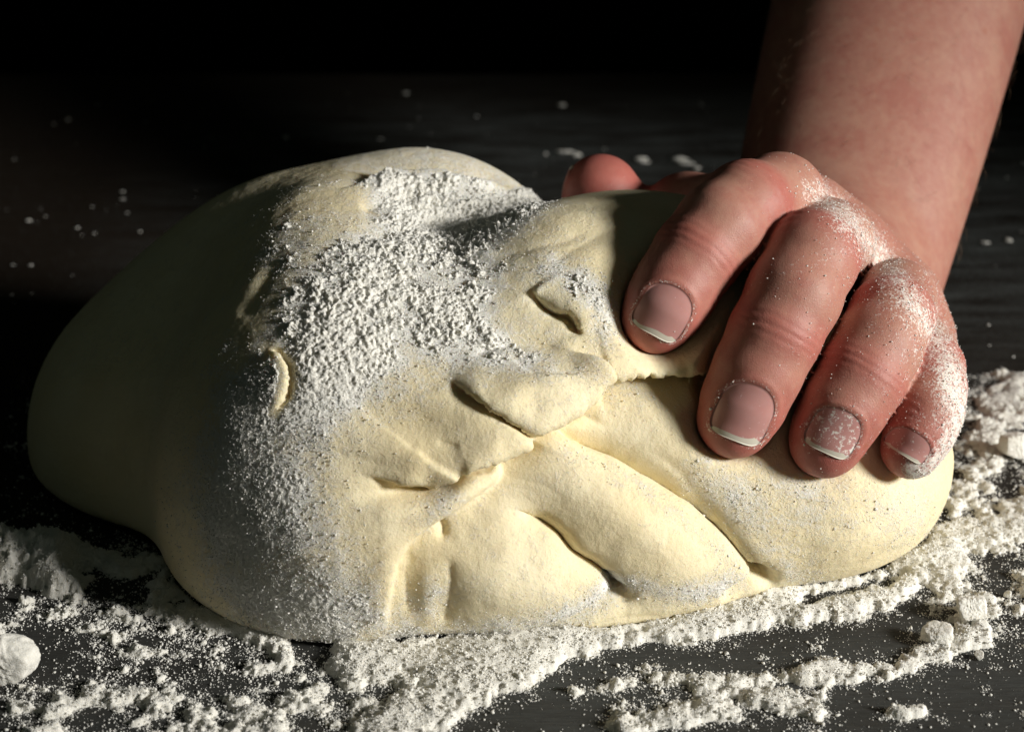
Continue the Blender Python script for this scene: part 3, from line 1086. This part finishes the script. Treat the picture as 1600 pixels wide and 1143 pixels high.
def table_density(tx, ty):
    d = np.zeros(len(tx))
    d += stroke(tx, ty, [(560, 1030), (700, 1030), (820, 1010), (960, 975), (1100, 955), (1210, 920)], 38, 1.05, 1.5)
    d += stroke(tx, ty, [(860, 1010), (780, 1050), (700, 1090), (620, 1140), (560, 1180)], 40, 0.95, 1.3)
    d += stroke(tx, ty, [(1200, 925), (1320, 905), (1430, 880), (1480, 860)], 17, 0.85)
    d += stroke(tx, ty, [(1460, 880), (1500, 840), (1560, 830), (1620, 800)], 40, 0.85, 1.3)
    d += stroke(tx, ty, [(1500, 760), (1540, 700), (1580, 640), (1600, 600)], 42, 0.62)
    d += stroke(tx, ty, [(1520, 640), (1560, 600)], 40, 0.3)
    d += stroke(tx, ty, [(1000, 1010), (1100, 985), (1220, 965), (1340, 940), (1420, 920)], 13, 0.50)
    d += stroke(tx, ty, [(1260, 965), (1330, 950), (1400, 935)], 22, 0.66)
    d += stroke(tx, ty, [(900, 1085), (1000, 1060), (1100, 1070), (1200, 1060), (1300, 1045)], 13, 0.52)
    d += stroke(tx, ty, [(1260, 1058), (1330, 1050), (1400, 1040), (1460, 1020), (1530, 990)], 20, 0.72)
    d += stroke(tx, ty, [(960, 1130), (1040, 1118), (1120, 1105), (1190, 1100), (1260, 1110)], 28, 0.80)
    d += stroke(tx, ty, [(1480, 930), (1560, 960), (1600, 930)], 40, 0.55)
    d += stroke(tx, ty, [(1390, 1105), (1430, 1110)], 12, 0.55)
    # left foreground
    d += stroke(tx, ty, [(-20, 980), (80, 955), (200, 960), (330, 975), (440, 985)], 24, 0.42)
    d += stroke(tx, ty, [(260, 935), (350, 965), (440, 1000)], 20, 0.42)
    d += stroke(tx, ty, [(30, 1100), (120, 1095), (220, 1090), (330, 1110), (480, 1110), (600, 1120)], 30, 0.55)
    d += stroke(tx, ty, [(420, 1030), (500, 1060), (560, 1040)], 36, 0.36)
    d += stroke(tx, ty, [(60, 1150), (250, 1150), (450, 1150)], 26, 0.45)
    d += stroke(tx, ty, [(-30, 890), (30, 880), (90, 895)], 34, 0.95, 1.3)
    d += stroke(tx, ty, [(110, 885), (200, 880), (330, 895), (420, 930)], 30, 0.70)
    d += stroke(tx, ty, [(150, 1020), (330, 1020)], 50, 0.30)
    return d


dens = table_density(tx + 26 * fbm(G, 20, 3, off=95), ty + 20 * fbm(G, 20, 3, off=98))
n_big = fbm(G, 22, 3, off=4); n_mid = fbm(G, 7, 4, 0.6, off=7); n_bil = billow(G, 6.0, 4, 0.6, off=9)
f = dens - 0.52 + (1 - 0.55 * sstep(0.75, 1.15, dens)) * ((0.50 + 0.35 * sstep(0.8, 0.4, dens)) * n_mid + 0.22 * n_big + 0.12 * n_bil + 0.16 * fbm(G, 2.0, 2, off=33))
f = np.where(under < 0, -1, f)
Hh = np.clip(f, 0, 1.2) ** 0.8 * 2.4 + np.where(f > 0, 0.85 * (n_bil + 0.6) * np.clip(f * 4, 0, 1), 0) + np.clip(f * 4, 0, 1) * 0.32 * fbm(G, 1.6, 3, off=14)
mound = stroke(tx, ty, [(-30, 880), (40, 870), (80, 885)], 40, 7.0)
Hh = np.where(f > 0, Hh + mound * np.clip(f * 2, 0, 1) * (0.7 + 0.5 * n_bil), 0)
Hh = np.where(f > 0, np.maximum(Hh, 0.05), -0.3)
idx = np.arange(GX.size).reshape(GX.shape)
q = np.stack([idx[:-1, :-1], idx[1:, :-1], idx[1:, 1:], idx[:-1, 1:]], -1).reshape(-1, 4)
q = q[(f[q] > 0).any(1)]
used, inv = np.unique(q, return_inverse=True)
GV = G[used].copy(); GV[:, 2] = Hh[used]
GV[:, :2] += 0.35 * np.stack([fbm(G[used], 1.3, 2, off=41), fbm(G[used], 1.3, 2, off=57)], 1)
tf = make_mesh("table_flour", GV, inv.reshape(q.shape), M_FLOUR, origin=(0, 0, 0))
tag(tf, "drifts of white flour scattered round the dough on the dark table", "flour", kind="stuff")

dust = np.clip(0.05 + 0.9 * dens, 0, 1.0) * np.clip(0.6 + 1.3 * n_mid + 0.6 * n_big, 0.02, 2)
dust = dust + 0.30 * np.sqrt(dens) * np.clip(0.5 + 1.2 * fbm(G, 12, 3, off=91), 0, 1.5) + 0.9 * np.exp(-((f + 0.05) / 0.12) ** 2) + 0.10 * (f > 0)
dust *= (under > 0) * (ty > 480) * (tx > -60) * (tx < 1680) * (ty < 1180)
ii = pick(dust, 76000)
R = rng.lognormal(math.log(0.125), 0.50, len(ii)).clip(0.06, 0.7)
P = G[ii] + np.stack([rng.uniform(-.4, .4, len(ii)), rng.uniform(-.4, .4, len(ii)), np.zeros(len(ii))], 1)
P[:, 2] = np.maximum(Hh[ii], 0) + R * 0.45
# far specks behind the dough
fx_, fy_ = rng.uniform(-200, 330, 900), rng.uniform(130, 440, 900)
FP = np.stack([fx_, fy_, np.zeros(900)], 1)
kk = (fbm(FP * np.array([0.4, 1, 1]), 40, 3, off=77) + 0.25 * rng.normal(size=900)) > 0.06
FP = FP[kk]
FP = np.vstack([FP] + [on_table(a_, b_)[None] for a_, b_ in ((880, 238), (900, 243), (1000, 250), (1006, 254), (1062, 250), (1072, 256), (1088, 264), (1540, 380), (1575, 376))])
FR = rng.lognormal(math.log(0.32), 0.6, len(FP)).clip(0.12, 2.0)
FR[-9:] = (2.2, 2.6, 2.0, 1.5, 2.4, 2.0, 1.6, 1.5, 1.8)
FP[:, 2] = FR * 0.3
V, Fc = grains(P, R)
V2_, F2_ = grains(FP, FR)
c_ = np.zeros((len(V2_), 3)); big = FR > 0.15
ctr = np.concatenate([np.repeat(FP[big], 12, 0), np.repeat(FP[~big], 6, 0)])
sx_ = np.concatenate([np.repeat(rng.uniform(0.7, 2.6, big.sum()), 12), np.ones((~big).sum() * 6)])
V2_[:, 0] = ctr[:, 0] + (V2_[:, 0] - ctr[:, 0]) * sx_
V2_[:, 2] = 0.02 + np.maximum(V2_[:, 2], 0) * 0.5
Fc = np.vstack([Fc, F2_ + len(V)]); V = np.vstack([V, V2_])
tg = make_mesh("flour_specks", V, Fc, M_FLOUR, origin=(0, 0, 0))
tag(tg, "fine specks and crumbs of flour strewn across the dark table", "flour", kind="stuff")

# ------------------------------------------------------------------ larger flour lumps, one by one
def lump(px_, py_, wpx, hpx, depth_mm, label, seed, rough=0.16):
    base = on_table(px_, py_)
    dep = (base - CAM) @ FWD
    rx, rz, ry = wpx / 2 * dep / FPX, hpx * dep / FPX * 0.62, depth_mm / 2
    g = 84
    th = np.linspace(0, math.pi, g // 2 + 1); ph = np.linspace(0, 2 * math.pi, g, endpoint=False)
    T, Ph = np.meshgrid(th, ph, indexing='ij')
    N = np.stack([np.sin(T) * np.cos(Ph), np.sin(T) * np.sin(Ph), np.cos(T)], -1).reshape(-1, 3)
    lr = np.random.default_rng(int(seed) + 40)
    pn = np.vstack([np.eye(3), -np.eye(3), lr.normal(size=(2, 3))]) + 0.35 * lr.normal(size=(8, 3)); pn /= np.linalg.norm(pn, axis=1)[:, None]
    pd = lr.uniform(0.45, 0.85, 8)
    c_ = np.clip(N @ pn.T, 0.05, None)
    k = (np.minimum(pd / c_, 1.05) ** -16).sum(1) ** (-1 / 16.0)
    k = np.minimum(k, 1.05)
    k = k + rough * 0.5 * fbm(N, 0.8, 3, off=seed) + rough * 0.5 * fbm(N, 0.16, 3, off=seed + 5)
    V = N * k[:, None] * np.array([rx, ry, rz])
    V[:, 2] = np.maximum(V[:, 2] + rz * 0.75, 0.0)
    r_, c_ = g // 2 + 1, g
    id_ = np.arange(r_ * c_).reshape(r_, c_)
    Qd = np.stack([id_[:-1, :], id_[1:, :], np.roll(id_, -1, 1)[1:, :], np.roll(id_, -1, 1)[:-1, :]], -1).reshape(-1, 4)
    o = make_mesh("flour_lump", V + base, Qd, M_FLOUR, origin=base)
    return tag(o, label, "flour lump", group="larger lumps of flour on the table")


lump(8, 1062, 122, 80, 16, "flat smooth chunk of flour at the left edge of the table", 1.0)
lump(1515, 968, 62, 46, 9, "upright chunk of flour with a shaded flat side, right foreground", 2.0, 0.22)
lump(1462, 1006, 66, 38, 9, "low rounded chunk of flour just below the upright chunk", 3.0, 0.18)
lump(1582, 715, 62, 44, 10, "grey rounded chunk of flour at the right edge beside the little finger", 4.0, 0.2)
lump(1575, 935, 16, 14, 2.6, "small round flour ball right of the upright chunk", 5.0)
lump(1530, 1030, 18, 16, 3, "small flour crumb standing alone below the two chunks", 6.0)
